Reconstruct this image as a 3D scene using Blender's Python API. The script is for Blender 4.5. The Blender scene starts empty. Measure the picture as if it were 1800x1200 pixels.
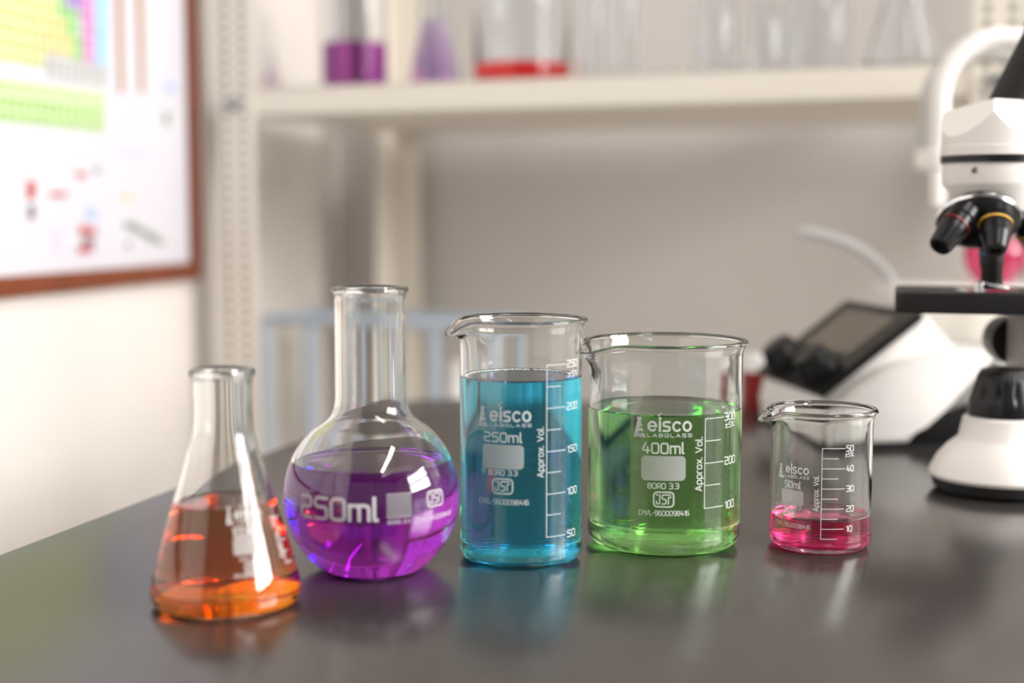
import bpy, bmesh, math, random
from mathutils import Vector, Matrix
random.seed(7)
PI = math.pi
scene = bpy.context.scene
COL = scene.collection

# ------------------------------------------------------------------ camera model (metres, table top at z = 0, lifted at the end)
F = 2500.0; H = 0.165; HORIZON = 370.0
TH = math.atan((600 - HORIZON) / F)
CT, ST = math.cos(TH), math.sin(TH)
CAM = Vector((0, 0, H))
def ray(px, py):
    u = (px - 900) / F; v = (600 - py) / F
    return Vector((u, CT + v * ST, -ST + v * CT))
def ground(px, py, z=0.0):
    d = ray(px, py); t = (z - H) / d.z
    return CAM + d * t
def atY(px, py, Y):
    d = ray(px, py); return CAM + d * (Y / d.y)
def onplane(px, py, p0, n):
    d = ray(px, py); t = (p0 - CAM).dot(n) / d.dot(n)
    return CAM + d * t
def depth(p):
    q = p - CAM
    return q.y * CT - q.z * ST

# ------------------------------------------------------------------ materials
def srgb(r, g, b):
    f = lambda c: (c / 255 / 12.92) if c / 255 <= .04045 else ((c / 255 + .055) / 1.055) ** 2.4
    return (f(r), f(g), f(b), 1)
def newmat(name):
    m = bpy.data.materials.new(name); m.use_nodes = True
    nt = m.node_tree; nt.nodes.clear()
    out = nt.nodes.new('ShaderNodeOutputMaterial')
    return m, nt, out
def pbr(name, col, rough=.5, metal=0, noise=0, nscale=40, bump=0, coat=0, spec=.5, trans=0, ior=1.45, alpha=None):
    m, nt, out = newmat(name)
    b = nt.nodes.new('ShaderNodeBsdfPrincipled'); nt.links.new(b.outputs[0], out.inputs[0])
    b.inputs['Base Color'].default_value = col; b.inputs['Roughness'].default_value = rough
    b.inputs['Metallic'].default_value = metal; b.inputs['Coat Weight'].default_value = coat
    b.inputs['Specular IOR Level'].default_value = spec
    b.inputs['Transmission Weight'].default_value = trans; b.inputs['IOR'].default_value = ior
    if alpha is not None: b.inputs['Alpha'].default_value = alpha
    if noise or bump:
        tc = nt.nodes.new('ShaderNodeTexCoord'); n = nt.nodes.new('ShaderNodeTexNoise')
        n.inputs['Scale'].default_value = nscale; n.inputs['Detail'].default_value = 5
        nt.links.new(tc.outputs['Object'], n.inputs['Vector'])
        if noise:
            mx = nt.nodes.new('ShaderNodeMix'); mx.data_type = 'RGBA'
            mx.inputs['A'].default_value = [c * (1 - noise) for c in col[:3]] + [1]
            mx.inputs['B'].default_value = [min(1, c * (1 + noise)) for c in col[:3]] + [1]
            nt.links.new(n.outputs['Fac'], mx.inputs['Factor']); nt.links.new(mx.outputs['Result'], b.inputs['Base Color'])
        if bump:
            bp = nt.nodes.new('ShaderNodeBump'); bp.inputs['Strength'].default_value = bump; bp.inputs['Distance'].default_value = .0005
            nt.links.new(n.outputs['Fac'], bp.inputs['Height']); nt.links.new(bp.outputs[0], b.inputs['Normal'])
    return m
def glassmat(name, ior=1.47, tint=(1, 1, 1, 1)):
    m, nt, out = newmat(name)
    g = nt.nodes.new('ShaderNodeBsdfGlass'); g.inputs['Color'].default_value = tint
    g.inputs['Roughness'].default_value = 0; g.inputs['IOR'].default_value = ior
    nt.links.new(g.outputs[0], out.inputs[0]); return m
def liquidmat(name, col, density, ior=1.333):
    m, nt, out = newmat(name)
    g = nt.nodes.new('ShaderNodeBsdfGlass'); g.inputs['Roughness'].default_value = 0; g.inputs['IOR'].default_value = ior
    a = nt.nodes.new('ShaderNodeVolumeAbsorption'); a.inputs['Color'].default_value = col; a.inputs['Density'].default_value = density
    nt.links.new(g.outputs[0], out.inputs[0]); nt.links.new(a.outputs[0], out.inputs['Volume']); return m
def printmat(name, col, tr=.45, clear=0.0):
    m, nt, out = newmat(name)
    d = nt.nodes.new('ShaderNodeBsdfDiffuse'); t = nt.nodes.new('ShaderNodeBsdfTranslucent'); mx = nt.nodes.new('ShaderNodeMixShader')
    d.inputs[0].default_value = col; t.inputs[0].default_value = col; mx.inputs[0].default_value = tr
    nt.links.new(d.outputs[0], mx.inputs[1]); nt.links.new(t.outputs[0], mx.inputs[2])
    last = mx
    if clear:
        tp = nt.nodes.new('ShaderNodeBsdfTransparent'); m2 = nt.nodes.new('ShaderNodeMixShader'); m2.inputs[0].default_value = clear
        nt.links.new(mx.outputs[0], m2.inputs[1]); nt.links.new(tp.outputs[0], m2.inputs[2]); last = m2
    nt.links.new(last.outputs[0], out.inputs[0]); return m

M = {}
M['glass'] = glassmat('clear_glass', 1.45, (.985, .99, .985, 1))
M['far_glass'] = glassmat('shelf_glass', 1.35, (.97, .98, .99, 1))
M['teal'] = liquidmat('teal_liquid', (.03, .875, .985, 1), 66)
M['green'] = liquidmat('green_liquid', (.50, .93, .30, 1), 28)
M['pink'] = liquidmat('pink_liquid', (.98, .02, .56, 1), 88)
M['purple'] = liquidmat('purple_liquid', (.79, .03, .88, 1), 56)
M['orange'] = liquidmat('orange_liquid', (1, .835, .0, 1), 170)
M['print'] = printmat('white_print', (.95, .95, .94, 1), .5)
M['patch'] = printmat('white_patch', (.88, .88, .87, 1), .5, .35)
M['foam'] = pbr('foam', (.9, .93, .95, 1), .3, trans=.2, ior=1.2)
def tablemat():
    m, nt, out = newmat('black_worktop')
    b = nt.nodes.new('ShaderNodeBsdfPrincipled'); nt.links.new(b.outputs[0], out.inputs[0])
    tc = nt.nodes.new('ShaderNodeTexCoord')
    n = nt.nodes.new('ShaderNodeTexNoise'); n.inputs['Scale'].default_value = 900; n.inputs['Detail'].default_value = 2
    n2 = nt.nodes.new('ShaderNodeTexNoise'); n2.inputs['Scale'].default_value = 6; n2.inputs['Detail'].default_value = 6
    for q in (n, n2): nt.links.new(tc.outputs['Object'], q.inputs['Vector'])
    bp = nt.nodes.new('ShaderNodeBump'); bp.inputs['Strength'].default_value = .05; bp.inputs['Distance'].default_value = .0003
    nt.links.new(n.outputs['Fac'], bp.inputs['Height']); nt.links.new(bp.outputs[0], b.inputs['Normal'])
    rr = nt.nodes.new('ShaderNodeMapRange'); rr.inputs['To Min'].default_value = .19; rr.inputs['To Max'].default_value = .24
    nt.links.new(n2.outputs['Fac'], rr.inputs['Value']); nt.links.new(rr.outputs[0], b.inputs['Roughness'])
    b.inputs['Base Color'].default_value = (.036, .031, .029, 1); b.inputs['IOR'].default_value = 1.9
    return m
M['table'] = tablemat()
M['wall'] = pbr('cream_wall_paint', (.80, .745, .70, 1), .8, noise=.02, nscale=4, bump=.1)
M['backwall'] = pbr('shaded_wall_paint', (.60, .57, .54, 1), .8, noise=.02, nscale=4, bump=.1)  # same paint as the left wall, its weaker light put into the grey
M['ceiling'] = pbr('ceiling_paint', (.15, .145, .14, 1), .9)
M['floor'] = pbr('floor_tile', (.45, .42, .4, 1), .5, noise=.1, nscale=8)
M['shelf'] = pbr('cream_enamel', (.80, .745, .66, 1), .4)
M['shelf_dark'] = pbr('slot_hole', (.25, .22, .18, 1), .7)
M['brown'] = pbr('brown_wood_frame', (.20, .048, .016, 1), .5, noise=.25, nscale=30)
M['paper'] = pbr('paper', (.68, .665, .715, 1), .6)
M['white'] = pbr('white_plastic', (.82, .79, .76, 1), .35)
M['white2'] = pbr('white_enamel', (.80, .76, .72, 1), .28)
M['black'] = pbr('black_plastic', (.006, .006, .0065, 1), .34, spec=.4)
M['stage'] = pbr('black_matt_metal', (.012, .011, .011, 1), .5, spec=.35)
M['rubber'] = pbr('black_rubber', (.01, .01, .01, 1), .6)
M['chrome'] = pbr('chrome', (.8, .8, .8, 1), .15, metal=1)
M['gold'] = pbr('gold_ring', (.75, .42, .05, 1), .4)
M['redring'] = pbr('red_ring', (.16, .012, .008, 1), .4)
M['bluering'] = pbr('blue_ring', (.03, .12, .4, 1), .4)
M['grey'] = pbr('grey_enamel', (.42, .39, .36, 1), .4)
M['screen'] = pbr('screen_glass', (.16, .135, .115, 1), .25)
M['bluewire'] = pbr('pale_blue_plastic', (.50, .58, .68, 1), .5)
M['red'] = pbr('dark_red_plastic', (.22, .012, .008, 1), .5)
M['steel'] = pbr('dull_steel', (.25, .28, .32, 1), .4, metal=.6)
M['hose'] = pbr('milky_hose', (.62, .61, .61, 1), .5, trans=.5)
M['nozzle'] = pbr('warm_white_plastic', (.84, .80, .76, 1), .4)

# ------------------------------------------------------------------ object helpers
def link(name, bm, mat, parent=None, smooth=True, angle=40):
    me = bpy.data.meshes.new(name)
    bmesh.ops.recalc_face_normals(bm, faces=bm.faces)
    bm.to_mesh(me); bm.free()
    for m in (mat if isinstance(mat, (list, tuple)) else [mat]): me.materials.append(m)
    o = bpy.data.objects.new(name, me); COL.objects.link(o)
    if smooth:
        for p in me.polygons: p.use_smooth = True
        if angle: me.set_sharp_from_angle(angle=math.radians(angle))
    if parent: o.parent = parent
    return o
def thing(name, label, cat, loc=(0, 0, 0), rz=0, group=None):
    o = bpy.data.objects.new(name, None); COL.objects.link(o)
    o.location = loc; o.rotation_euler = (0, 0, rz); o.empty_display_size = .01
    o['label'] = label; o['category'] = cat
    if group: o['group'] = group
    return o
def tag(o, label, cat, group=None):
    o['label'] = label; o['category'] = cat
    if group: o['group'] = group
    return o
def copytree(src, parent=None):
    c = src.copy(); COL.objects.link(c); c.parent = parent
    for ch in list(src.children): copytree(ch, c)
    return c
def struct(o): o['kind'] = 'structure'; return o

def bridge_rows(bm, rows, closed=True):
    n = len(rows[0])
    for a, b in zip(rows, rows[1:]):
        for i in range(n if closed else n - 1):
            j = (i + 1) % n
            bm.faces.new((a[i], a[j], b[j], b[i]))
def lathe(prof, n=96, bm=None, fn=None, centre=(0, 0, 0), mi=0):
    """prof: (r,z) list, r=0 ends close to a point"""
    bm = bm or bmesh.new(); cx, cy, cz = centre
    rows = []
    for r, z in prof:
        if r < 1e-7:
            rows.append([bm.verts.new((cx, cy, cz + z))])
        else:
            row = []
            for i in range(n):
                a = 2 * PI * i / n; p = (r, z, a)
                if fn: p = fn(r, z, a)
                row.append(bm.verts.new((cx + p[0] * math.cos(p[2]), cy + p[0] * math.sin(p[2]), cz + p[1])))
            rows.append(row)
    for a, b in zip(rows, rows[1:]):
        if len(a) == 1 and len(b) == 1: continue
        for i in range(n):
            j = (i + 1) % n
            if len(a) == 1: f = bm.faces.new((a[0], b[j], b[i]))
            elif len(b) == 1: f = bm.faces.new((a[i], a[j], b[0]))
            else: f = bm.faces.new((a[i], a[j], b[j], b[i]))
            f.material_index = mi
    return bm
def box(bm, x0, x1, y0, y1, z0, z1, bev=0, seg=2, mi=0):
    vs = [bm.verts.new((x, y, z)) for x in (x0, x1) for y in (y0, y1) for z in (z0, z1)]
    fs = [bm.faces.new([vs[i] for i in q]) for q in ((0, 1, 3, 2), (4, 6, 7, 5), (0, 4, 5, 1), (2, 3, 7, 6), (0, 2, 6, 4), (1, 5, 7, 3))]
    for f in fs: f.material_index = mi
    if bev:
        es = list({e for f in fs for e in f.edges})
        bmesh.ops.bevel(bm, geom=es, offset=bev, segments=seg, profile=.5, affect='EDGES')
    return bm
def prism(pts, a0, a1, axis='y', bev=0, seg=3, bm=None, mi=0):
    """extrude a 2-D outline (x,z) along y (or (x,y) along z)"""
    bm = bm or bmesh.new()
    mk = (lambda p, t: (p[0], t, p[1])) if axis == 'y' else (lambda p, t: (p[0], p[1], t))
    A = [bm.verts.new(mk(p, a0)) for p in pts]; B = [bm.verts.new(mk(p, a1)) for p in pts]
    fs = [bm.faces.new(A), bm.faces.new(B[::-1])]
    n = len(pts)
    side = [bm.faces.new((A[i], A[(i + 1) % n], B[(i + 1) % n], B[i])) for i in range(n)]
    for f in fs + side: f.material_index = mi
    if bev:
        bmesh.ops.bevel(bm, geom=list({e for f in fs for e in f.edges}), offset=bev, segments=seg, profile=.5, affect='EDGES')
    return bm
def tube(pts, rad, n=16, bm=None, mi=0):
    bm = bm or bmesh.new(); P = [Vector(p) for p in pts]
    rads = rad if isinstance(rad, (list, tuple)) else [rad] * len(P)
    t0 = (P[1] - P[0]).normalized(); up = Vector((0, 0, 1)) if abs(t0.z) < .9 else Vector((1, 0, 0))
    nrm = t0.cross(up).normalized(); rows = []
    for k, p in enumerate(P):
        t = (P[min(k + 1, len(P) - 1)] - P[max(k - 1, 0)]).normalized()
        nrm = (nrm - t * nrm.dot(t)).normalized(); b = t.cross(nrm)
        rows.append([bm.verts.new(p + (nrm * math.cos(2 * PI * i / n) + b * math.sin(2 * PI * i / n)) * rads[k]) for i in range(n)])
    bridge_rows(bm, rows)
    bm.faces.new(rows[0][::-1]); bm.faces.new(rows[-1])
    for f in bm.faces: f.material_index = f.material_index if not mi else mi
    return bm
def cyl_between(bm, a, b, prof, n=40, fn=None):
    """lathe (r, t) along axis a->b, t in metres from a"""
    a = Vector(a); b = Vector(b); d = (b - a).normalized()
    q = Vector((0, 0, 1)).rotation_difference(d)
    bm2 = lathe(prof, n, fn=fn)
    bmesh.ops.transform(bm2, matrix=Matrix.Translation(a) @ q.to_matrix().to_4x4(), verts=bm2.verts)
    me = bpy.data.meshes.new('t'); bm2.to_mesh(me); bm2.free(); bm.from_mesh(me); bpy.data.meshes.remove(me)
    return bm
def arc(cx, cy, r, a0, a1, n=8):
    return [(cx + r * math.cos(math.radians(a0 + (a1 - a0) * i / n)), cy + r * math.sin(math.radians(a0 + (a1 - a0) * i / n))) for i in range(n + 1)]
def smoothpath(pts, k=10):
    P = [Vector(p) for p in pts]; out = []
    for i in range(len(P) - 1):
        p0 = P[max(i - 1, 0)]; p1 = P[i]; p2 = P[i + 1]; p3 = P[min(i + 2, len(P) - 1)]
        for s in range(k):
            t = s / k
            out.append(.5 * ((2 * p1) + (p2 - p0) * t + (2 * p0 - 5 * p1 + 4 * p2 - p3) * t * t + (3 * p1 - p0 - 3 * p2 + p3) * t ** 3))
    out.append(P[-1]); return out

# ------------------------------------------------------------------ stroke lettering (squarish rounded print)
G = {
 '0': (4, [[(0,0),(0,6),(4,6),(4,0),'c']]),
 '1': (1.4, [[(0,4.9),(1.3,6),(1.3,0)]]),
 '2': (4, [[(0,6),(4,6),(4,3.1),(0,2.9),(0,0),(4,0)]]),
 '3': (4, [[(0,6),(4,6),(4,0),(0,0)], [(1,3.05),(3.9,3.05)]]),
 '4': (4.2, [[(2,6),(0,1.6),(4.2,1.6)], [(3.2,3.6),(3.2,0)]]),
 '5': (4, [[(4,6),(0,6),(0,3.4),(4,3.4),(4,0),(0,0)]]),
 '6': (4, [[(3.6,6),(0,6),(0,0),(4,0),(4,3.4),(.1,3.4)]]),
 '8': (4, [[(0,0),(0,6),(4,6),(4,0),'c'], [(.1,3.05),(3.9,3.05)]]),
 '9': (4, [[(.4,0),(4,0),(4,6),(0,6),(0,2.6),(3.9,2.6)]]),
 'A': (4.4, [[(0,0),(2.2,6),(4.4,0)], [(.8,1.7),(3.6,1.7)]]),
 'B': (4, [[(0,0),(0,6),(3.8,6),(3.8,3.1),(.1,3.1)], [(0,0),(4,0),(4,3.1),(3.2,3.1)]]),
 'C': (4, [[(4,6),(0,6),(0,0),(4,0)]]),
 'G': (4, [[(4,6),(0,6),(0,0),(4,0),(4,2.9),(2.2,2.9)]]),
 'I': (.2, [[(0,0),(0,6)]]),
 'L': (3.4, [[(0,6),(0,0),(3.4,0)]]),
 'M': (5, [[(0,0),(0,6),(2.5,2.4),(5,6),(5,0)]]),
 'O': (4.2, [[(0,0),(0,6),(4.2,6),(4.2,0),'c']]),
 'R': (4, [[(0,0),(0,6),(4,6),(4,2.6),(.1,2.6)], [(2,2.6),(4,0)]]),
 'S': (4, [[(4,6),(0,6),(0,3.1),(4,3.1),(4,0),(0,0)]]),
 'V': (4.4, [[(0,6),(2.2,0),(4.4,6)]]),
 'l': (.8, [[(0,6.4),(0,0),(.8,0)]]),
 'm': (5.6, [[(0,0),(0,4.3)], [(0,4.3),(2.8,4.3),(2.8,0)], [(2.8,4.3),(5.6,4.3),(5.6,0)]]),
 'o': (3.4, [[(0,0),(0,4.3),(3.4,4.3),(3.4,0),'c']]),
 'p': (3.4, [[(0,-1.9),(0,4.3),(3.4,4.3),(3.4,0),(.1,0)]]),
 'r': (2.2, [[(0,0),(0,4.3),(2.2,4.3)]]),
 'x': (3.2, [[(0,0),(3.2,4.3)], [(0,4.3),(3.2,0)]]),
 '.': (.2, [[(0,0),(0,.25)]]),
 '/': (2.6, [[(0,-.4),(2.6,6.4)]]),
 '-': (2, [[(0,2.6),(2,2.6)]]),
 '\u00b1': (3.6, [[(0,0),(3.6,0)], [(0,3.2),(3.6,3.2)], [(1.8,1.5),(1.8,5)]]),
 '%': (5, [[(.4,0),(4.6,6)], [(0,4.2),(0,6),(1.5,6),(1.5,4.2),'c'], [(3.5,0),(3.5,1.8),(5,1.8),(5,0),'c']]),
 ' ': (1.6, []),
}
def fillet(pts, r, closed):
    n = len(pts); out = []
    for i, p in enumerate(pts):
        if not closed and i in (0, n - 1): out.append(p); continue
        a = pts[i - 1]; b = pts[(i + 1) % n]
        va = Vector((a[0]-p[0], a[1]-p[1])); vb = Vector((b[0]-p[0], b[1]-p[1]))
        k = min(r, va.length * .48, vb.length * .48)
        s = Vector(p) + va.normalized() * k; e = Vector(p) + vb.normalized() * k; c = Vector(p)
        for t in (0, .25, .5, .75, 1):
            q = s * (1-t)**2 + c * 2*t*(1-t) + e * t*t; out.append((q.x, q.y))
    return out
def text_paths(s, gap=1.55, r=1.3):
    x = 0; paths = []
    for ch in s:
        w, ps = G[ch]
        for p in ps:
            cl = p[-1] == 'c'; q = p[:-1] if cl else p
            paths.append(([(a + x, b) for a, b in fillet(q, r if ch not in 'AVMx/' else .3, cl)], cl))
        x += w + gap
    return paths, x - gap
class Printer:
    """draws strokes and fills on a surface of revolution: u = arc length from angle phi0, v = height"""
    def __init__(self, rad):            # rad(z) outer radius, in metres
        self.bm = bmesh.new(); self.rad = rad
    def pt(self, phi, z): 
        r = self.rad(z) + .00006
        return (r * math.cos(phi), r * math.sin(phi), z)
    def quadstrip(self, L, R, closed):
        A = [self.bm.verts.new(self.pt(*p)) for p in L]; B = [self.bm.verts.new(self.pt(*p)) for p in R]
        n = len(A)
        for i in range(n if closed else n - 1):
            j = (i + 1) % n
            try: self.bm.faces.new((A[i], A[j], B[j], B[i]))
            except ValueError: pass
    def stroke(self, pts, w, frame, closed=False):
        """pts in metres (u,v); frame=(phi0,z0,rloc,rot)"""
        # subdivide long pieces
        P = []; n = len(pts)
        for i in range(n if closed else n - 1):
            a = Vector(pts[i]); b = Vector(pts[(i + 1) % n]); k = max(1, int((b - a).length / .0012))
            for t in range(k): P.append(a.lerp(b, t / k))
        if not closed: P.append(Vector(pts[-1]))
        n = len(P); L = []; R = []
        for i in range(n):
            a = P[i - 1] if (closed or i) else None; b = P[(i + 1) % n] if (closed or i < n - 1) else None
            d = Vector((0, 0)); sc = 1
            if a is not None and b is not None:
                d1 = (P[i] - a).normalized(); d2 = (b - P[i]).normalized(); d = (d1 + d2)
                d = d.normalized() if d.length > 1e-6 else d1
                sc = 1 / max(.5, d.dot(d1))
            elif a is None: d = (b - P[i]).normalized()
            else: d = (P[i] - a).normalized()
            nn = Vector((-d.y, d.x)) * (w / 2 * sc); q = P[i].copy()
            if not closed and i == 0: q -= d * w * .4
            if not closed and i == n - 1: q += d * w * .4
            L.append(self.m(q + nn, frame)); R.append(self.m(q - nn, frame))
        self.quadstrip(L, R, closed)
    def m(self, q, frame):
        phi0, z0, rl, rot = frame
        u, v = q.x, q.y
        if rot: u, v = -v * math.cos(rot - PI/2) + 0 + u * math.cos(rot), u * math.sin(rot) - v * math.sin(rot - PI/2)
        return (phi0 + u / rl, z0 + v)
    def poly(self, loops, frame):
        for lp in loops:
            vs = [self.bm.verts.new(self.pt(*self.m(Vector(p), frame))) for p in lp]
            self.bm.faces.new(vs)
    def patch(self, w, h, r, frame, nx=14):
        """rounded rectangle, lower-left at origin, as vertical slices"""
        xs = sorted(set([w * i / nx for i in range(nx + 1)] + [r * (1 - math.cos(t * PI / 12)) for t in range(7)] + [w - r * (1 - math.cos(t * PI / 12)) for t in range(7)]))
        lo = []; hi = []
        for x in xs:
            e = 0
            if x < r: e = r - math.sqrt(max(0, r*r - (r-x)**2))
            elif x > w - r: e = r - math.sqrt(max(0, r*r - (x-w+r)**2))
            lo.append((x, e)); hi.append((x, h - e))
        self.quadstrip([self.m(Vector(p), frame) for p in lo], [self.m(Vector(p), frame) for p in hi], False)
    def text(self, s, width, height, frame, weight=.13, gap=1.55, align=0):
        paths, W = text_paths(s, gap); sx = width / W; sy = height / 6
        for p, cl in paths:
            self.stroke([(a * sx, b * sy) for a, b in p], weight * height, frame, cl)

class Vessel:
    def __init__(self, name, label, px, py):
        self.p = ground(px, py); self.p.z = 0
        self.px = px; self.py = py; self.empty = thing(name, label, name.split('_')[-1], self.p)
    def z(self, py, front=0.0):         # height of pixel row py on the plane `front` metres nearer than the axis
        return atY(900, py, self.p.y - front).z
    def w(self, hw, z):                 # half width in pixels -> metres at height z
        return hw * depth(Vector((self.p.x, self.p.y, z))) / F
    def phi(self, px, z, R):            # angle on the near side seen at pixel column px
        lo, hi = -PI / 2 - 1.35, -PI / 2 + 1.35
        for _ in range(30):
            m = (lo + hi) / 2; q = Vector((self.p.x + R * math.cos(m), self.p.y + R * math.sin(m), z))
            if 900 + F * q.x / depth(q) < px: lo = m
            else: hi = m
        return (lo + hi) / 2
    def frame(self, px, py, rad):       # print frame whose origin appears at pixel (px,py)
        z = self.z(py, .02)
        for _ in range(4):
            R = rad(z); ph = self.phi(px, z, R); z = self.z(py, -R * math.sin(ph))
        return (ph, z, R, 0)

def interp(tab):
    tab = sorted(tab)
    def f(z):
        if z <= tab[0][0]: return tab[0][1]
        for (a, ra), (b, rb) in zip(tab, tab[1:]):
            if z <= b: return ra + (rb - ra) * (z - a) / max(1e-9, b - a)
        return tab[-1][1]
    return f
def spoutfn(R, Ht, phi, A, B, sig, L):
    def fn(r, z, a):
        d = (a - phi + PI) % (2 * PI) - PI
        s = max(0, min(1, (z - (Ht - L)) / L)); s = s * s * (3 - 2 * s)
        w = math.exp(-(d / sig) ** 2) * s
        sh = math.exp(-((abs(d) - sig * 1.9) / (sig * .7)) ** 2) * s      # shoulders pinched inwards
        q = s ** 3
        return (r + (A * w * q + A * .35 * w * (1 - q)) * (r > R * .5) - .0009 * sh, z - B * w * q, a)
    return fn
def liquid_obj(v, inner, z_in_bottom, level, mat, fn=None, label=None, nr=40):
    """inner: radius(z) of the inside wall"""
    prof = [(0, z_in_bottom - .00012)]
    zs = [z_in_bottom - .00012 + (level - z_in_bottom) * (i / nr) ** 1.6 for i in range(nr + 1)]
    for z in zs: prof.append((inner(z) + .00015, z))
    prof.append((inner(level) + .00015, level + .0009))
    prof += [(inner(level) - .0003, level + .0006), (inner(level) - .0009, level + .0002), (inner(level) - .002, level), (inner(level) * .5, level), (0, level)]
    return link('liquid', lathe(prof, 128), mat, v.empty, angle=50)

def beaker(name, label, px, py, hw, rim_py, level_py, mat, spout, t=.0014, cr=.006, flare=.0016):
    v = Vessel(name, label, px, py); Ht = v.z(rim_py); R = v.w(hw, Ht * .4)
    sa, A, B, sig, L = spout
    outer = [(0, .0009), (R * .5, .0007), (R - cr - .002, .0002), (R - cr, 0)] + [(x, y) for x, y in arc(R - cr, cr, cr, -90, 0, 10)][1:]
    outer += [(R, cr + (Ht * .8 - cr) * i / 12) for i in range(1, 13)] + [(R, Ht * .8 + (Ht * .2 - .009) * z) for z in (.25, .5, .75, 1)]
    outer += [(R + flare * k, Ht - .0075 + .0058 * s) for k, s in ((.03, 0), (.12, .25), (.35, .5), (.75, .75), (1.05, .95))]
    rc = R + flare - .0002; rr = .0013
    outer += arc(rc, Ht - rr, rr, -10, 190, 10)
    Ri = R - t; zb = .0028; ci = cr * .8
    inner = [(Ri + flare * k, Ht - .0075 + .0058 * s) for k, s in ((.55, .75), (.3, .5), (.1, .25), (0, 0))]
    inner += [(Ri, Ht * .8 + (Ht * .2 - .009) * z) for z in (1, .75, .5, .25)] + [(Ri, ci + zb + (Ht * .8 - ci - zb) * i / 12) for i in range(12, -1, -1)]
    cin = arc(Ri - ci, zb + ci, ci, 0, -90, 10)[1:]
    inner += cin + [(Ri * .5, zb + .0002), (0, zb + .0003)]
    fn = spoutfn(R, Ht, math.radians(sa), A, B, sig, L)
    link('glass_wall', lathe(outer + inner, 160, fn=fn), M['glass'], v.empty, angle=60)
    rin = interp([(z, r) for r, z in [(Ri - ci, zb)] + cin[::-1] + [(Ri, zb + ci), (Ri, Ht)]])
    lev = v.z(level_py); v.level = lev
    liquid_obj(v, rin, zb, lev, mat)
    v.R = R; v.Ht = Ht; v.rin = rin
    v.rad = lambda z: R
    return v

def icon_loops(w, h):
    """erlenmeyer emblem with level bars cut from the right-hand side"""
    s = lambda pts: [(x * w, y * h) for x, y in pts]
    L = lambda y: .33 * y / .9                                      # slanting left flank
    body = [[(0,0),(1,0),(.86,.22),(L(.22),.22)], [(L(.22),.22),(.34,.22),(.46,.30),(L(.30),.30)], [(L(.30),.30),(.84,.30),(.70,.47),(L(.47),.47)],
            [(L(.47),.47),(.46,.47),(.52,.54),(L(.54),.54)], [(L(.54),.54),(.76,.54),(.62,.68),(.60,.88),(L(.88),.88)], [(.27,.88),(.66,.88),(.66,1),(.27,1)]]
    return [s(b) for b in body]
def logo(P, v, x0, x1, xe, y0, y1, yb, rad, lab=True, over=None):
    """emblem x0..xe, word xe..x1, from row y0 (top) to y1 (bottom), small caps below to yb"""
    if over:
        fe, W = over; k = depth(Vector((v.p.x, v.p.y - fe[2], fe[1]))) / F; fl = (fe[0], fe[1] - (yb - y1) * k, fe[2], 0); fr = (fe[0] - .004 / fe[2], fl[1], fe[2], 0); iw = .0036
    else:
        fr = v.frame(x0, yb, rad); k = depth(Vector((v.p.x, v.p.y - fr[2], fr[1]))) / F
        fe = v.frame(xe + 1, y1, rad); W = (v.frame(x1, y1, rad)[0] - fe[0]) * fr[2]; iw = (v.frame(xe - 2, yb, rad)[0] - fr[0]) * fr[2]; fl = v.frame(xe + 1, yb, rad)
    hh = (yb - y0) * k; hx = (y1 - y0) * k * .72
    P.poly(icon_loops(iw, hh), fr)
    # word: five round bold letters, x-height hx
    wt = hx * .2; r = hx / 2 - wt / 2; cw = W / 4.59; rx = cw * .5 - wt * .5
    el = lambda cx, a0, a1, n=18: [(cx + rx * math.cos(math.radians(a0 + (a1 - a0) * i / n)), hx / 2 + r * math.sin(math.radians(a0 + (a1 - a0) * i / n))) for i in range(n + 1)]
    cx = cw * .5; P.stroke([(cx - rx, hx / 2)][:0] + el(cx, 0, 315), wt, fe); P.stroke([(cx - rx + wt * .5, hx / 2), (cx + rx, hx / 2)], wt * .9, fe)
    ix = cw * 1.285; P.stroke([(ix, wt * .4), (ix, hx * .95)], wt * 1.1, fe)
    for dx, dy, s in ((0, 1.22, .14), (-.12, 1.5, .09), (.1, 1.68, .07)):
        P.poly([[(ix + dx * hx + s * hx * math.cos(t * PI / 4), dy * hx + s * hx * math.sin(t * PI / 4)) for t in range(8)]], fe)
    sx = cw * 1.57 + wt * .4; sw = cw * .8 - wt * .8; P.stroke(fillet([(sx + sw, hx - wt / 2), (sx, hx - wt / 2), (sx, hx * .52), (sx + sw, hx * .48), (sx + sw, wt / 2), (sx, wt / 2)], hx * .3, False), wt, fe)
    cx = cw * 3.03; P.stroke(el(cx, 45, 315), wt, fe)
    cx = cw * 4.09; P.stroke(el(cx, 0, 342), wt, fe, True)
    if lab:
        hl = (yb - y1) * k * .62
        P.text('LABGLASS', W, hl, fl, .2, gap=2.2)
def isi(P, v, x0, x1, y0, y1, rad):
    fr = v.frame(x0, y1, rad); k = depth(Vector((v.p.x, v.p.y - fr[2], fr[1]))) / F
    fx = v.frame(x1, y1, rad); W = (fx[0] - fr[0]) * fr[2]; h = (y1 - y0) * k; w = h * .09
    q = lambda pts, r=.12, c=False: fillet([(a * W, b * h) for a, b in pts], r * h, c)
    P.stroke(q([(0,0),(0,1),(1,1),(1,0)], .28, True), w * 1.2, fr, True)
    P.stroke(q([(.14,.38),(.14,.2),(.3,.2),(.3,.82)]), w, fr)
    P.stroke(q([(.84,.82),(.42,.82),(.42,.52),(.62,.52),(.62,.2),(.42,.2)]), w, fr)
    P.stroke(q([(.86,.66),(.74,.66),(.74,.2)]), w, fr)
    P.stroke(q([(.14,.82),(.2,.82)]), w, fr)
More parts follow.
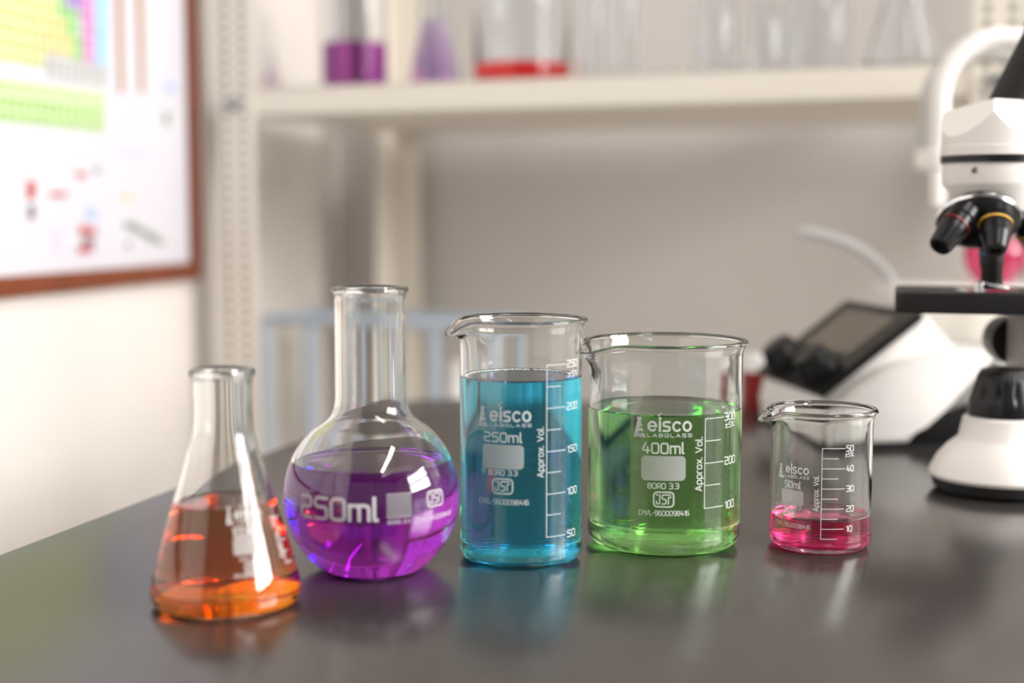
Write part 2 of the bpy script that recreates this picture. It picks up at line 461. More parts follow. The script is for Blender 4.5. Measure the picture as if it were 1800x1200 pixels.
def txt(P, v, s, x0, x1, y0, y1, rad, weight=.14, gap=1.55):
    fr = v.frame(x0, y1, rad); k = depth(Vector((v.p.x, v.p.y - fr[2], fr[1]))) / F
    fx = v.frame(x1, y1, rad); P.text(s, (fx[0] - fr[0]) * fr[2], (y1 - y0) * k * .97, fr, weight, gap)
def vtxt(P, v, s, x, y0, y1, h, rad, weight=.13):
    """reads upwards, baseline on the right at column x"""
    a = v.frame(x, y1, rad); b = v.frame(x, y0, rad); k = depth(Vector((v.p.x, v.p.y - a[2], a[1]))) / F
    P.text(s, b[1] - a[1], h * k, (a[0], a[1], a[2], PI / 2), weight)
def patch(v, x0, x1, y0, y1, rad, r=.18):
    P = Printer(rad); fr = v.frame(x0, y1, rad); k = depth(Vector((v.p.x, v.p.y - fr[2], fr[1]))) / F
    fx = v.frame(x1, y1, rad); h = (y1 - y0) * k
    P.patch((fx[0] - fr[0]) * fr[2], h, h * r, fr)
    return link('writing_patch', P.bm, M['patch'], v.empty, angle=0)
def scale(P, v, x, ticks, xl, xs, rad, w=1.6):
    """ticks: (row, long?, text, tx0, tx1)"""
    a = v.frame(x, ticks[0][0], rad); b = v.frame(x, ticks[-1][0], rad); k = depth(Vector((v.p.x, v.p.y - a[2], a[1]))) / F
    wd = w * k
    ph = (a[0] + b[0]) / 2
    P.stroke([(0, 0), (0, a[1] - b[1])], wd, (ph, b[1], a[2], 0))
    zt = lambda y: b[1] + (a[1] - b[1]) * (ticks[-1][0] - y) / (ticks[-1][0] - ticks[0][0])
    L = (v.phi(xl, b[1], a[2]) - ph) * a[2]; S = (v.phi(xs, b[1], a[2]) - ph) * a[2]
    for y, lg, t, t0, t1, th in ticks:
        P.stroke([(0, 0), (L if lg else S, 0)], wd, (ph, zt(y), a[2], 0))
        if t:
            z = zt(y); f0 = v.phi(t0, z, a[2]); f1 = v.phi(t1, z, a[2])
            P.text(t, (f1 - f0) * a[2], th * k, (f0, z - th * k / 2, a[2], 0), .17)
    return zt, k
# ------------------------------------------------------------------ the five vessels
def small(P, v, s, x0, x1, zc, th, k, R, weight=.17):
    f0 = v.phi(x0, zc, R); f1 = v.phi(x1, zc, R); P.text(s, (f1 - f0) * R, th * k, (f0, zc - th * k / 2, R, 0), weight)

# teal 250 ml tall beaker
v = beaker('tall_beaker', 'tall glass 250ml beaker of teal blue liquid, between round purple flask and green beaker', 915.5, 979, 107, 557, 661, M['teal'], (-166, .0050, .0072, .33, .018))
P = Printer(v.rad)
logo(P, v, 841, 934, 860, 712, 740, 748, v.rad)
txt(P, v, '250ml', 852, 917, 758, 774, v.rad, .17)
patch(v, 849, 921, 778, 821, v.rad)
txt(P, v, 'BORO 3.3', 859, 909, 824, 833, v.rad, .16); isi(P, v, 866, 901, 840, 866, v.rad)
txt(P, v, 'CM/L-9600098416', 843, 929, 873, 881.5, v.rad, .16)
link('printed_marking', P.bm, M['print'], v.empty, angle=0)
P = Printer(v.rad)
zt, k = scale(P, v, 961, [(642, 1, '250', 997, 1014, 12), (679.5, 0, 0, 0, 0, 0), (717, 1, '200', 997, 1014, 12), (755, 0, 0, 0, 0, 0), (793, 1, '150', 998, 1013, 12), (830, 0, 0, 0, 0, 0), (868, 1, '100', 998, 1013, 12), (905, 0, 0, 0, 0, 0), (944, 1, '50', 997, 1010, 12)], 993, 985, v.rad)
small(P, v, '\u00b15%', 999, 1014, zt(660), 9, k, v.R)
vtxt(P, v, 'Approx. Vol.', 955, 750, 838, 11, v.rad, .16)
link('printed_scale', P.bm, M['print'], v.empty, angle=0)
bmf = bmesh.new()
for i in range(430):
    a = random.gauss(PI * .66, .5) if i % 3 else (random.gauss(-PI * .72, .22) if i % 2 else random.gauss(PI * .25, .2)); r = v.rin(v.level) - abs(random.gauss(0, .0007)) - .0005; s = random.uniform(.0002, .00055)
    bmesh.ops.create_icosphere(bmf, subdivisions=1, radius=s, matrix=Matrix.Translation((r * math.cos(a), r * math.sin(a), v.level + .0003)))
fo = link('bubble_froth', bmf, M['foam'], v.empty, angle=0); fo['kind'] = 'stuff'
TEAL = v
# green 400 ml beaker
v = beaker('wide_beaker', 'wide glass 400ml beaker of pale green liquid right of the teal beaker', 1166, 953, 134, 595, 715, M['green'], (-149, .0090, .0042, .24, .034), cr=.008)
P = Printer(v.rad)
logo(P, v, 1114, 1216, 1137, 731, 758, 767, v.rad)
txt(P, v, '400ml', 1129, 1202, 777, 795, v.rad, .17)
patch(v, 1127, 1205, 799, 843, v.rad)
txt(P, v, 'BORO 3.3', 1139, 1193, 848, 857.5, v.rad, .16); isi(P, v, 1149, 1184, 864, 890, v.rad)
txt(P, v, 'CM/L-9600098416', 1123, 1211, 895, 903.5, v.rad, .16)
link('printed_marking', P.bm, M['print'], v.empty, angle=0)
P = Printer(v.rad)
zt, k = scale(P, v, 1239, [(736, 1, '300', 1274, 1291, 13), (775, 0, 0, 0, 0, 0), (814, 1, '200', 1274, 1291, 13), (853, 0, 0, 0, 0, 0), (893, 1, '100', 1275, 1289, 13)], 1270, 1265, v.rad)
small(P, v, '\u00b15%', 1275, 1290, zt(751), 9, k, v.R)
vtxt(P, v, 'Approx. Vol.', 1233, 768, 862, 12, v.rad, .16)
link('printed_scale', P.bm, M['print'], v.empty, angle=0)
GREEN = v
# pink 50 ml beaker
v = beaker('small_beaker', 'small glass 50ml beaker with shallow magenta pink liquid', 1440.5, 957, 88, 715, 902, M['pink'], (-170, .0062, .0058, .27, .013), t=.0012, cr=.005, flare=.0013)
P = Printer(v.rad)
logo(P, v, 1369, 1422, 1380, 812, 830, 837, v.rad)
txt(P, v, '50ml', 1380, 1407, 843, 855, v.rad, .17)
patch(v, 1374, 1412, 856, 883, v.rad)
txt(P, v, 'BORO 3.3', 1377, 1407, 884, 891, v.rad, .16); isi(P, v, 1384, 1399, 894, 906, v.rad)
txt(P, v, 'CM/L-9600098416', 1365, 1424, 912, 919, v.rad, .16)
link('printed_marking', P.bm, M['print'], v.empty, angle=0)
P = Printer(v.rad)
nn = {0: '50', 2: '40', 4: '30', 6: '20', 8: '10'}
zt, k = scale(P, v, 1444, [(788 + 17.7 * i, int(i % 2 == 0), nn.get(i, 0), 1488, 1500 if i < 8 else 1497, 10) for i in range(10)], 1482, 1471, v.rad, 1.3)
small(P, v, '\u00b15%', 1486, 1500, zt(799), 7, k, v.R)
vtxt(P, v, 'Approx. Vol.', 1438, 836, 898, 9, v.rad, .15)
link('printed_scale', P.bm, M['print'], v.empty, angle=0)
PINK = v

def flask(name, label, px, py, outer_px, t, level_py, mat, bottom_r, lip):
    """outer_px: list of (row, halfwidth px) top to bottom"""
    v = Vessel(name, label, px, py)
    tab = [(v.z(y), v.w(h, v.z(y))) for y, h in outer_px][::-1]     # bottom to top
    zs = [a for a, _ in tab]
    # smooth with Catmull-Rom
    sm = smoothpath([(r, 0, z) for z, r in tab], 8); sm = [(p.x, p.z) for p in sm]
    Ht = sm[-1][1]; br = v.w(bottom_r, 0)
    outer = [(0, .001), (br * .6, .0007), (br - .004, .0002), (br, 0)] + [p for p in sm if p[1] > .0004]
    rl, lt = lip                                                    # lip bead
    rn = sm[-1][0]
    outer += [(rn + rl * .4, Ht + .0004)] + arc(rn + rl - lt, Ht + lt + .0004, lt, -60, 180, 10)
    inn = []
    for i, (r, z) in enumerate(outer):
        if i < 3 or z > Ht - .001: continue
        a = Vector(outer[max(i - 1, 0)]); b = Vector(outer[min(i + 1, len(outer) - 1)]); d = (b - a).normalized()
        inn.append((r - d.y * t, max(z + d.x * t, .0022)))
    inn = [p for p in inn if p[1] <= Ht - .002]
    inn = [(0, .0026), (br * .7, .0023)] + inn
    inn2 = [inn[0]]
    for p in inn[1:]:
        if p[1] >= inn2[-1][1] - .0005 or p[0] > inn2[-1][0]: inn2.append(p)
    inn = inn2 + [(rn - t, Ht), (rn - t + .0004, Ht + lt)]
    link('glass_wall', lathe(outer + inn[::-1], 160), M['glass'], v.empty, angle=60)
    v.rad = interp([(z, r) for r, z in outer if z <= Ht])
    rin = interp([(z, r) for r, z in inn[1:] if z <= Ht])
    v.rin = rin; v.level = v.z(level_py)
    liquid_obj(v, rin, .0026, v.level, mat, nr=60)
    return v
# purple round flask
R0 = 154
sph = [(868 + R0 * math.sin(math.radians(a)), R0 * math.cos(math.radians(a))) for a in (-48, -40, -30, -20, -10, 0, 10, 20, 30, 40, 50)]
v = flask('round_flask', 'round flat-bottomed 250ml flask with long neck half full of purple liquid', 655, 1001,
          [(517, 63), (560, 63), (620, 63), (680, 63), (700, 63.5), (716, 66), (730, 73), (742, 86)] + sph + [(998.5, 80)], .0015, 810, M['purple'], 74, (.0012, .0016))
def front(v): return v.rad
P = Printer(v.rad)
txt(P, v, '250ml', 531, 663, 867, 905, v.rad, .18)
txt(P, v, 'BORO 3.3', 682, 721, 915, 921, v.rad, .17)
txt(P, v, 'CM/L-9600098416', 731, 789, 910, 918, v.rad, .15)
isi(P, v, 752, 778, 864, 891, v.rad)
f1 = v.frame(521, 887, v.rad)
logo(P, v, 0, 0, 0, 870, 888, 898, v.rad, over=((f1[0] - .0156 / f1[2], f1[1], f1[2], 0), .0156))
link('printed_marking', P.bm, M['print'], v.empty, angle=0)
patch(v, 680, 724, 868, 911, v.rad, .04)
PURPLE = v
# orange conical flask
v = flask('conical_flask', 'small conical 100ml flask of orange liquid, nearest glass on the bench', 398, 1060,
          [(664, 52), (690, 51), (720, 51), (745, 52), (765, 55), (790, 63), (830, 74), (870, 86), (920, 101), (970, 116), (1010, 127), (1030, 130), (1043, 129), (1053, 124), (1059, 116)], .0014, 882, M['orange'], 108, (.0014, .0018))
P = Printer(v.rad)
logo(P, v, 398, 461, 411, 892, 914, 922, v.rad)
txt(P, v, '100ml', 410, 450, 928, 944, v.rad, .15)
txt(P, v, 'BORO 3.3', 422, 450, 981, 986, v.rad, .16); isi(P, v, 432, 450, 990, 1006, v.rad)
txt(P, v, 'CM/L-9600098416', 412, 460, 1010, 1016, v.rad, .15)
link('printed_marking', P.bm, M['print'], v.empty, angle=0)
patch(v, 411, 452, 947, 977, v.rad)
P = Printer(v.rad)
a = v.frame(476, 890, v.rad); k = depth(Vector((v.p.x, v.p.y - a[2], a[1]))) / F
b = v.frame(506, 988, v.rad); n = 6
P.stroke([(0, 0), (0, a[1] - b[1])], 1.8 * k, (a[0], b[1], a[2], 0))
for i in range(n):
    P.stroke([(0, 0), ((.0042 if i % 2 == 0 else .003), 0)], 1.6 * k, (a[0], b[1] + (a[1] - b[1]) * i / (n - 1), a[2], 0))
vv = v.frame(484, 975, v.rad)
P.text('Approx. Vol.', (a[1] - b[1]) * .75, 9 * k, (a[0] - .0008 / a[2] - .0004, b[1] + (a[1] - b[1]) * .12, a[2], PI / 2), .16)
link('printed_scale', P.bm, M['print'], v.empty, angle=0)
ORANGE = v

# ------------------------------------------------------------------ bench
bench = thing('lab_bench', 'black glossy laboratory bench carrying the coloured glassware', 'bench')
A0 = ground(-40, 990); C0 = ground(722, 700); dr = (C0 - A0).normalized()
fl = A0 + (A0 - C0).normalized() * .62
back_r = Vector((1.25, C0.y + .0, 0))
pts = [(fl.x, fl.y)]
cc = Vector((C0.x, C0.y, 0)); rb = .03
bk = Vector((1, -.12, 0)).normalized(); s1 = cc - dr * rb; s2 = cc + bk * rb
for t in (0, .2, .4, .6, .8, 1):
    q = s1 * (1-t)**2 + cc * 2*t*(1-t) + s2 * t*t; pts.append((q.x, q.y))
pts += [(1.25, C0.y - .12 * (1.25 - C0.x)), (1.25, fl.y)]
bt = link('worktop', prism(pts, -.03, 0, 'z', .0012, 2), M['table'], bench, angle=30)
for x, y in ((fl.x + .12, fl.y + .08), (1.15, fl.y + .08), (1.15, C0.y - .3), (C0.x + .08, C0.y - .1)):
    link('leg', box(bmesh.new(), x - .025, x + .025, y - .025, y + .025, -.9, -.03, .003), M['grey'], bench)

# ------------------------------------------------------------------ shelving, walls
YAW = math.radians(21)
ex = Vector((math.cos(YAW), -math.sin(YAW), 0)); ey = Vector((math.sin(YAW), math.cos(YAW), 0))   # along the shelf / away
FL = atY(450, 206, 1.52)                                   # inner edge of front left post, underside of shelf front
zs = FL.z; th = .031
DEP = .37
sh = thing('shelving_unit', 'cream slotted-angle metal shelving behind the bench', 'shelving', (FL.x, FL.y, 0), -YAW)
# local coords: x along shelf, y away; origin at inner edge of the left front post
Lx = (atY(1640, 170, 1.2) - FL); 
nrm = ey
RR = onplane(1705, 160, FL, nrm); LEN = (RR - FL).dot(ex)
bm = box(bmesh.new(), -.002, LEN, 0, DEP, zs, zs + .003)
box(bm, -.002, LEN, 0, .002, zs, zs + th); box(bm, -.002, LEN, DEP - .002, DEP, zs, zs + th); box(bm, -.002, LEN, 0, DEP, zs + th - .002, zs + th)
link('upper_shelf', bm, M['shelf'], sh, smooth=False)
zl = -.16
bm = box(bmesh.new(), -.002, LEN, 0, DEP, zl - th, zl); link('lower_shelf', bm, M['shelf'], sh, smooth=False)
def post(x, y, sx, sy):
    w = .045; bm = bmesh.new()
    box(bm, min(x, x + sx * w), max(x, x + sx * w), min(y, y + sy * .003), max(y, y + sy * .003), -.9, 1.3, .0005)
    box(bm, min(x, x + sx * .003), max(x, x + sx * .003), min(y, y + sy * w), max(y, y + sy * w), -.9, 1.3, .0005)
    o = link('post', bm, M['shelf'], sh, smooth=False)
    hb = bmesh.new()
    for i in range(84):
        z = -.3 + i * .012
        for dx in (.012, .033):
            if sy > 0: box(hb, min(x + sx * (dx - .003), x + sx * (dx + .003)), max(x + sx * (dx - .003), x + sx * (dx + .003)), y - .0006, y - .0001, z, z + .006)
    link('slot_holes', hb, M['shelf_dark'], o, smooth=False)
post(-.046, -.004, 1, 1); post(LEN + .046, -.004, -1, 1); post(-.046, DEP + .046, 1, -1); post(LEN + .046, DEP + .046, -1, -1)
for x in (-.024, LEN + .024):
    bm = bmesh.new(); cyl_between(bm, (x, -.004, zs + .014), (x, -.012, zs + .014), [(0, 0), (.007, 0), (.007, .004), (.005, .007), (0, .007)], 12)
    link('bolt', bm, M['steel'], sh)
# corner gusset under the shelf by the rear post
bm = box(bmesh.new(), .0, .03, DEP - .03, DEP, zs - .022, zs - .001); link('corner_gusset', bm, M['shelf'], sh, smooth=False)
def S(x, y, z): return Vector((FL.x, FL.y, 0)) + ex * x + ey * y + Vector((0, 0, z))
# walls: left wall runs along ey just outside the posts, back wall along ex
wl0 = S(-.085, 0, 0)
YW = math.radians(14); wx = Vector((math.cos(YW), -math.sin(YW), 0)); wy = Vector((math.sin(YW), math.cos(YW), 0))
def wallmesh(p0, d, n, a, b, z0, z1, th=.06):
    bm = bmesh.new()
    q = [p0 + d * a, p0 + d * b, p0 + d * b + n * th, p0 + d * a + n * th]
    A = [bm.verts.new((p.x, p.y, z0)) for p in q]; B = [bm.verts.new((p.x, p.y, z1)) for p in q]
    bm.faces.new(A); bm.faces.new(B[::-1])
    for i in range(4): bm.faces.new((A[i], A[(i+1) % 4], B[(i+1) % 4], B[i]))
    return bm
struct(link('wall_left', wallmesh(wl0, wy, -wx, -3.2, DEP + .3, -.9, 1.8), M['wall'], smooth=False))
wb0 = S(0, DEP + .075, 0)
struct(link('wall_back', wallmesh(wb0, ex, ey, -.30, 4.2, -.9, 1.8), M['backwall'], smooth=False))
bm = box(bmesh.new(), -3.5, 4.5, -3, 4, -.96, -.9); struct(link('floor', bm, M['floor'], smooth=False))
bm = box(bmesh.new(), -3.5, 4.5, -3, 4, 1.8, 1.86); struct(link('ceiling', bm, M['ceiling'], smooth=False))

# notice board on the left wall
def WL(px, py, off): return onplane(px, py, wl0 + wx * off, wx)
def wl_uv(p): q = p - wl0; return q.dot(wy), p.z
c1 = WL(354, 489, .012); u1, z1 = wl_uv(c1); board_w = 1.2; z1 = c1.z; fw = .018
bo = thing('notice_board', 'notice board with brown wooden frame on the cream wall', 'notice board', wl0, -YW)
def brd(u0, u1_, z0, z1_, x0, x1): return box(bmesh.new(), x0, x1, u0, u1_, z0, z1_, .0015)
zt_ = z1 + .9
link('frame_rail', brd(u1 - board_w, u1, z1, z1 + fw, .0005, .014), M['brown'], bo)
link('frame_rail', brd(u1 - board_w, u1, zt_ - fw, zt_, .0005, .014), M['brown'], bo)
link('frame_stile', brd(u1 - fw, u1, z1 + fw, zt_ - fw, .0005, .014), M['brown'], bo)
link('frame_stile', brd(u1 - board_w, u1 - board_w + fw, z1 + fw, zt_ - fw, .0005, .014), M['brown'], bo)
link('backing_panel', brd(u1 - board_w + fw, u1 - fw, z1 + fw, zt_ - fw, .001, .006), pbr('board_felt', (.75, .72, .74, 1), .9), bo)
# poster: coloured blocks as flat print, all in the poster's own mesh
def cells(name, col, mortar=(.85, .85, .8, 1), sc=1):
    m, nt, out = newmat(name); b = nt.nodes.new('ShaderNodeBsdfPrincipled'); nt.links.new(b.outputs[0], out.inputs[0]); b.inputs['Roughness'].default_value = .6
    tc = nt.nodes.new('ShaderNodeTexCoord'); mp = nt.nodes.new('ShaderNodeMapping'); mp.inputs['Rotation'].default_value = (0, PI / 2, 0)
    br = nt.nodes.new('ShaderNodeTexBrick'); br.offset = 0
    sep = nt.nodes.new('ShaderNodeSeparateXYZ'); cb = nt.nodes.new('ShaderNodeCombineXYZ')
    nt.links.new(tc.outputs['Object'], sep.inputs[0]); nt.links.new(sep.outputs['Y'], cb.inputs['X']); nt.links.new(sep.outputs['Z'], cb.inputs['Y']); nt.links.new(cb.outputs[0], br.inputs['Vector'])
    br.inputs['Scale'].default_value = 40; br.inputs['Brick Width'].default_value = .5; br.inputs['Row Height'].default_value = .5; br.inputs['Mortar Size'].default_value = .03
    br.inputs['Color1'].default_value = col; br.inputs['Color2'].default_value = [c * .9 for c in col[:3]] + [1]; br.inputs['Mortar'].default_value = mortar
    nt.links.new(br.outputs['Color'], b.inputs['Base Color']); return m
pc = [M['paper'], cells('chart_lime', (.56, .62, .20, 1)), cells('chart_yellow', (.66, .58, .16, 1)), cells('chart_green', (.20, .55, .10, 1)), cells('chart_violet', (.30, .14, .55, 1)),
      cells('chart_pink', (.66, .16, .50, 1)), cells('chart_sky', (.25, .60, .90, 1)), cells('chart_grey', (.45, .45, .46, 1)), cells('chart_leaf', (.36, .60, .16, 1)),
      pbr('tube_brown', (.42, .18, .05, 1), .6), pbr('pic_red', (.5, .06, .05, 1), .6), pbr('pic_grey', (.28, .30, .27, 1), .6), pbr('pic_blue', (.4, .55, .85, 1), .6), pbr('pic_dark', (.2, .18, .2, 1), .6), pbr('pic_lilac', (.66, .62, .86, 1), .6), cells('chart_light_green', (.50, .68, .28, 1))]
po = bpy.data.objects.new('wall_chart', None)
def WLl(px, py, off):
    p = WL(px, py, off) - wl0; return (p.dot(wx), p.dot(wy), p.z)
bm = bmesh.new()
blocks = []
def quad(px4, mi, off=.0079):
    vs = [bm.verts.new(WLl(x, y, off)) for x, y in px4]; f = bm.faces.new(vs); f.material_index = mi
def rect(x0, x1, y0, y1, mi, off=.0079):        # rows given at the chart's own slope
    sl = lambda x, y: y + (370 - y) * (x - 100) / 1423
    quad([(x0, sl(x0, y1)), (x1, sl(x1, y1)), (x1, sl(x1, y0)), (x0, sl(x0, y0))], mi, off)
ub = u1 - fw - .004
ubl = WLl(338, 467, .0072); 
box(bm, .0062, .0072, u1 - 1.05, ubl[1], ubl[2] + .001, zt_ - .05, mi=0)
rect(-420, 80, -300, 122, 1); rect(80, 102, -300, 30, 1, .0078)
rect(78, 128, 30, 95, 2, .0080); rect(102, 116, -300, 30, 3); rect(116, 138, 10, 60, 3, .0081); rect(128, 146, 60, 100, 3)
rect(116, 146, -300, 20, 4, .00805); rect(146, 166, -300, 110, 5); rect(166, 188, -300, 112, 6); rect(84, 188, 98, 138, 7, .0083)
rect(-420, 184, 150, 182, 15); rect(-420, 184, 182, 222, 8)
for x in (207, 243): quad([(x + 3, 165), (x + 10, 162), (x + 6, -60), (x - 4, -60)], 9)
rect(210, 262, 250, 262, 14); rect(48, 62, 320, 350, 10); rect(50, 62, 360, 385, 13); rect(88, 118, 338, 346, 10); rect(98, 108, 400, 440, 14)
rect(140, 170, 398, 415, 10); rect(146, 166, 420, 434, 13); rect(138, 166, 434, 448, 10); rect(152, 170, 366, 386, 12)
rect(135, 150, 300, 310, 10); rect(165, 176, 290, 300, 11); rect(288, 298, 170, 195, 11); rect(290, 308, 110, 125, 12); rect(218, 230, 340, 356, 2)
for i in range(14):
    x = 218 + (i * 37) % 66; y = 392 + (i * 23) % 42; rect(x, x + 9, y, y + 12, 11, .0079 + i * .00001)
for i in range(10):
    rect(10 + (i % 5) * 36, 24 + (i % 5) * 36, 400 + (i // 5) * 40, 404 + (i // 5) * 40, 14, .00795)
po = link('wall_chart', bm, pc, smooth=False); po.location = wl0; po.rotation_euler = (0, 0, -YW)
tag(po, 'white chart with coloured grid of cells pinned on the notice board', 'poster')

# ------------------------------------------------------------------ glassware on the upper shelf
TOP = zs + th
def shelf_at(px, yoff):
    """point on shelf top seen at column px, yoff behind the front edge"""
    p0 = S(0, yoff, TOP); d = ray(px, 150); t = (p0 - CAM).dot(ey) / d.dot(ey); p = CAM + d * t; p.z = TOP; return p
def pxm(p, n): return n * depth(p) / F
def open_vessel(kind, label, px, yoff, hw, hpx, liq=None, lh=0, cone=None, cat=None, group=None, lid=None, mat='far_glass'):
    p = shelf_at(px, yoff); e = thing(kind, label, cat or kind.split('_')[-1], p, group=group)
    R = pxm(p, hw); Hh = pxm(p, hpx); t = min(.002, R * .12)
    if cone: tabp = [(R * .9, 0), (R, .006), (R * .97, .014), (R * cone, Hh * .68), (R * cone, Hh * .98), (R * cone * 1.15, Hh)]
    else: tabp = [(R * .92, 0), (R, .006), (R, Hh * .5), (R, Hh * .97), (R * 1.03, Hh)]
    if kind.endswith('bottle'): tabp = [(R * .92, 0), (R, .006), (R, Hh * .68), (R * .85, Hh * .75), (R * .42, Hh * .83), (R * .40, Hh)]
    inn = [(max(r - t, .001), max(z, t * 1.3)) for r, z in tabp]
    link('glass_wall', lathe([(0, 0)] + tabp + inn[::-1] + [(0, t * 1.3)], 48), M[mat], e)
    if liq:
        f = interp([(z, r) for r, z in inn]); L = pxm(p, lh)
        pr = [(0, t * 1.25)] + [(f(t * 1.3 + (L - t * 1.3) * i / 8) + .0001, t * 1.25 + (L - t * 1.3) * i / 8) for i in range(9)] + [(0, L)]
        link('liquid', lathe(pr, 48), liq, e, angle=50)
    if lid:
        rr = tabp[-1][0]; link('lid', lathe([(0, Hh + .0005), (rr * 1.25, Hh + .0005), (rr * 1.25, Hh + .016), (rr * 1.1, Hh + .02), (0, Hh + .02)], 32), lid, e)
    return e
lq_v = liquidmat('violet_liquid', (.74, .02, .72, 1), 52); lq_p = liquidmat('pale_violet_liquid', (.60, .30, .78, 1), 34)
lq_r = liquidmat('red_liquid', (1, .12, .10, 1), 60); lq_k = liquidmat('rose_liquid', (.95, .45, .80, 1), 40)
g1 = 'clear glassware on the upper shelf'
open_vessel('conical_flask', 'narrow flask with faint rose liquid at the left end of the shelf', 470, .22, 26, 150, lq_k, 60, cone=.3, cat='flask')
open_vessel('glass_beaker', 'tall beaker with violet liquid on the shelf above the round flask', 625, .08, 57, 330, lq_v, 82)
open_vessel('conical_flask', 'conical flask of pale violet liquid on the shelf beside the violet beaker', 764, .10, 44, 260, lq_p, 120, cone=.25, cat='flask')
open_vessel('glass_beaker', 'large clear beaker with a thin layer of red liquid on the shelf', 918, .08, 84, 340, lq_r, 36)
open_vessel('measuring_cylinder', 'bluish clear measuring cylinder on the shelf next to the red layered beaker', 1040, .07, 22, 420, cat='cylinder')
open_vessel('measuring_cylinder', 'second clear measuring cylinder on the shelf, further from the red layered beaker', 1096, .12, 22, 380, cat='cylinder')
open_vessel('reagent_bottle', 'clear glass bottle on the shelf beside the measuring cylinders', 1255, .06, 38, 190, cat='bottle', lid=M['white'])
open_vessel('reagent_bottle', 'frosted clear bottle on the shelf between two other bottles', 1340, .13, 36, 165, cat='bottle', lid=M['white'])
open_vessel('reagent_bottle', 'wide pale bottle on the shelf beside the empty conical flask', 1436, .06, 58, 200, cat='bottle', lid=M['white'])
open_vessel('conical_flask', 'empty clear conical flask near the right end of the shelf', 1585, .07, 64, 250, cone=.3, cat='flask')

# ------------------------------------------------------------------ pale blue rack on the lower shelf
rk = onplane(660, 545, S(0, .17, 0), ey); ra = onplane(468, 560, S(0, .12, 0), ey); rb_ = onplane(852, 552, S(0, .12, 0), ey)
W = (rb_ - ra).dot(ex); top = ra.z
rack = thing('drying_rack', 'pale blue plastic rack standing behind the bench left of the teal beaker', 'rack', (ra.x, ra.y, 0), -YAW)
rr = .0048; zb = zl + .005; D2 = .11
def rail(name, a, b, r=rr): return link(name, tube([a, b], r, 10), M['bluewire'], rack)
for y in (0, D2):
    for z in (top, zb + .003): rail('long_rail', (0, y, z), (W, y, z), rr if z < top else .0065)
for x in (0, W): 
    for z in (top, zb + .003): rail('end_rail', (x, 0, z), (x, D2, z))
xs = [0, W * .2, W * .4, W * .6, W * .78, W]
for x in xs:
    for y in (0, D2): rail('upright', (x, y, zb), (x, y, top), .006)
wbp = S(.30, .2, zl); 
pW = onplane(797, 660, S(0, .28, 0), ey)
e = thing('glow_stand_in', 'small white jar shape added for a bright glow behind the bench between round flask and teal beaker', 'jar', (pW.x, pW.y, zl + .0004))  # white jar shape added to stand for a pale glow patch
hj = pW.z + .018 - zl
link('jar_body', lathe([(0, 0), (.014, 0), (.015, .003), (.015, hj * .8), (.012, hj * .86), (0, hj * .86)], 32), M['white'], e)
link('lid', lathe([(0, hj * .861), (.0135, hj * .861), (.0135, hj), (0, hj)], 32), M['white2'], e)

# ------------------------------------------------------------------ white instrument with black control panel
B0 = ground(1452, 793); yaw = math.radians(8)
dv = thing('bench_instrument', 'white bench instrument with sloping black control panel and two knobs', 'instrument', B0, yaw)
WV = .15
prof = [(0, .004), (-.002, .020), (.002, .0385), (.064, .0875), (.070, .0905), (.078, .0905), (.083, .084), (.094, .064), (.17, .058), (.178, .03), (.178, .004)]
link('main_housing', prism(prof, .010, WV - .004, 'y', .005, 4), M['white'], dv, angle=35)
side = [(.004, .004)] + [(.004, .018), (.010, .032), (.022, .045), (.040, .056), (.062, .064), (.085, .0685), (.108, .069), (.130, .064), (.150, .050), (.165, .030)] + [(.163, .032), (.150, .037), (.130, .040), (.110, .040), (.094, .036), (.080, .029), (.068, .019), (.058, .005)]
for y0, y1 in ((-.004, .012), (WV - .006, WV + .010)):
    link('side_shell', prism(side, y0, y1, 'y', .004, 4), M['white'], dv, angle=35)
# black arched hub between the side shells
hub = [(.054, .002)] + [(.066, .020), (.078, .031), (.093, .038), (.110, .042), (.130, .042), (.152, .039), (.168, .030), (.178, .002)]
link('black_hub', prism(hub, -.001, WV + .006, 'y', .002, 2), M['black'], dv, angle=35)
link('foot_plate', prism([(.000, 0), (.175, 0), (.175, .004), (.000, .004)], .0, WV + .003, 'y', .001, 1), M['rubber'], dv)
# panel: lies on the slope
pa = Vector((.0005, 0, .0405)); pb = Vector((.0655, 0, .0895)); ud = (pb - pa).normalized(); nd = Vector((-ud.z, 0, ud.x))
def slab(name, t0, t1, y0, y1, h0, h1, mat, par=dv, bev=.001):
    bm = bmesh.new(); vs = []
    for t in (t0, t1):
        for y in (y0, y1):
            for h in (h0, h1): vs.append(bm.verts.new(pa + ud * t + nd * h + Vector((0, y, 0))))
    fs = [bm.faces.new([vs[i] for i in q]) for q in ((0, 1, 3, 2), (4, 6, 7, 5), (0, 4, 5, 1), (2, 3, 7, 6), (0, 2, 6, 4), (1, 5, 7, 3))]
    bmesh.ops.bevel(bm, geom=list(bm.edges), offset=bev, segments=2, affect='EDGES')
    return link(name, bm, mat, par)
PL = (pb - pa).length
pn = slab('control_panel', -.004, PL + .006, .006, WV - .006, -.003, .0028, M['black'])
slab('screen', .034, PL - .004, .028, WV - .03, .0022, .0034, M['screen'], pn, .0004)
for y in (.034, .105):
    bm = bmesh.new(); a = pa + ud * .012 + Vector((0, y, 0)) + nd * .002
    cyl_between(bm, a, a + nd, [(0, 0), (.016, 0), (.0155, .010), (.0135, .013), (.0125, .0185), (.010, .020), (0, .020)], 32, fn=lambda r, z, a: (r * (1 + .03 * math.cos(12 * a)) if z > .011 else r, z, a))
    link('dial_knob', bm, M['black'], pn)

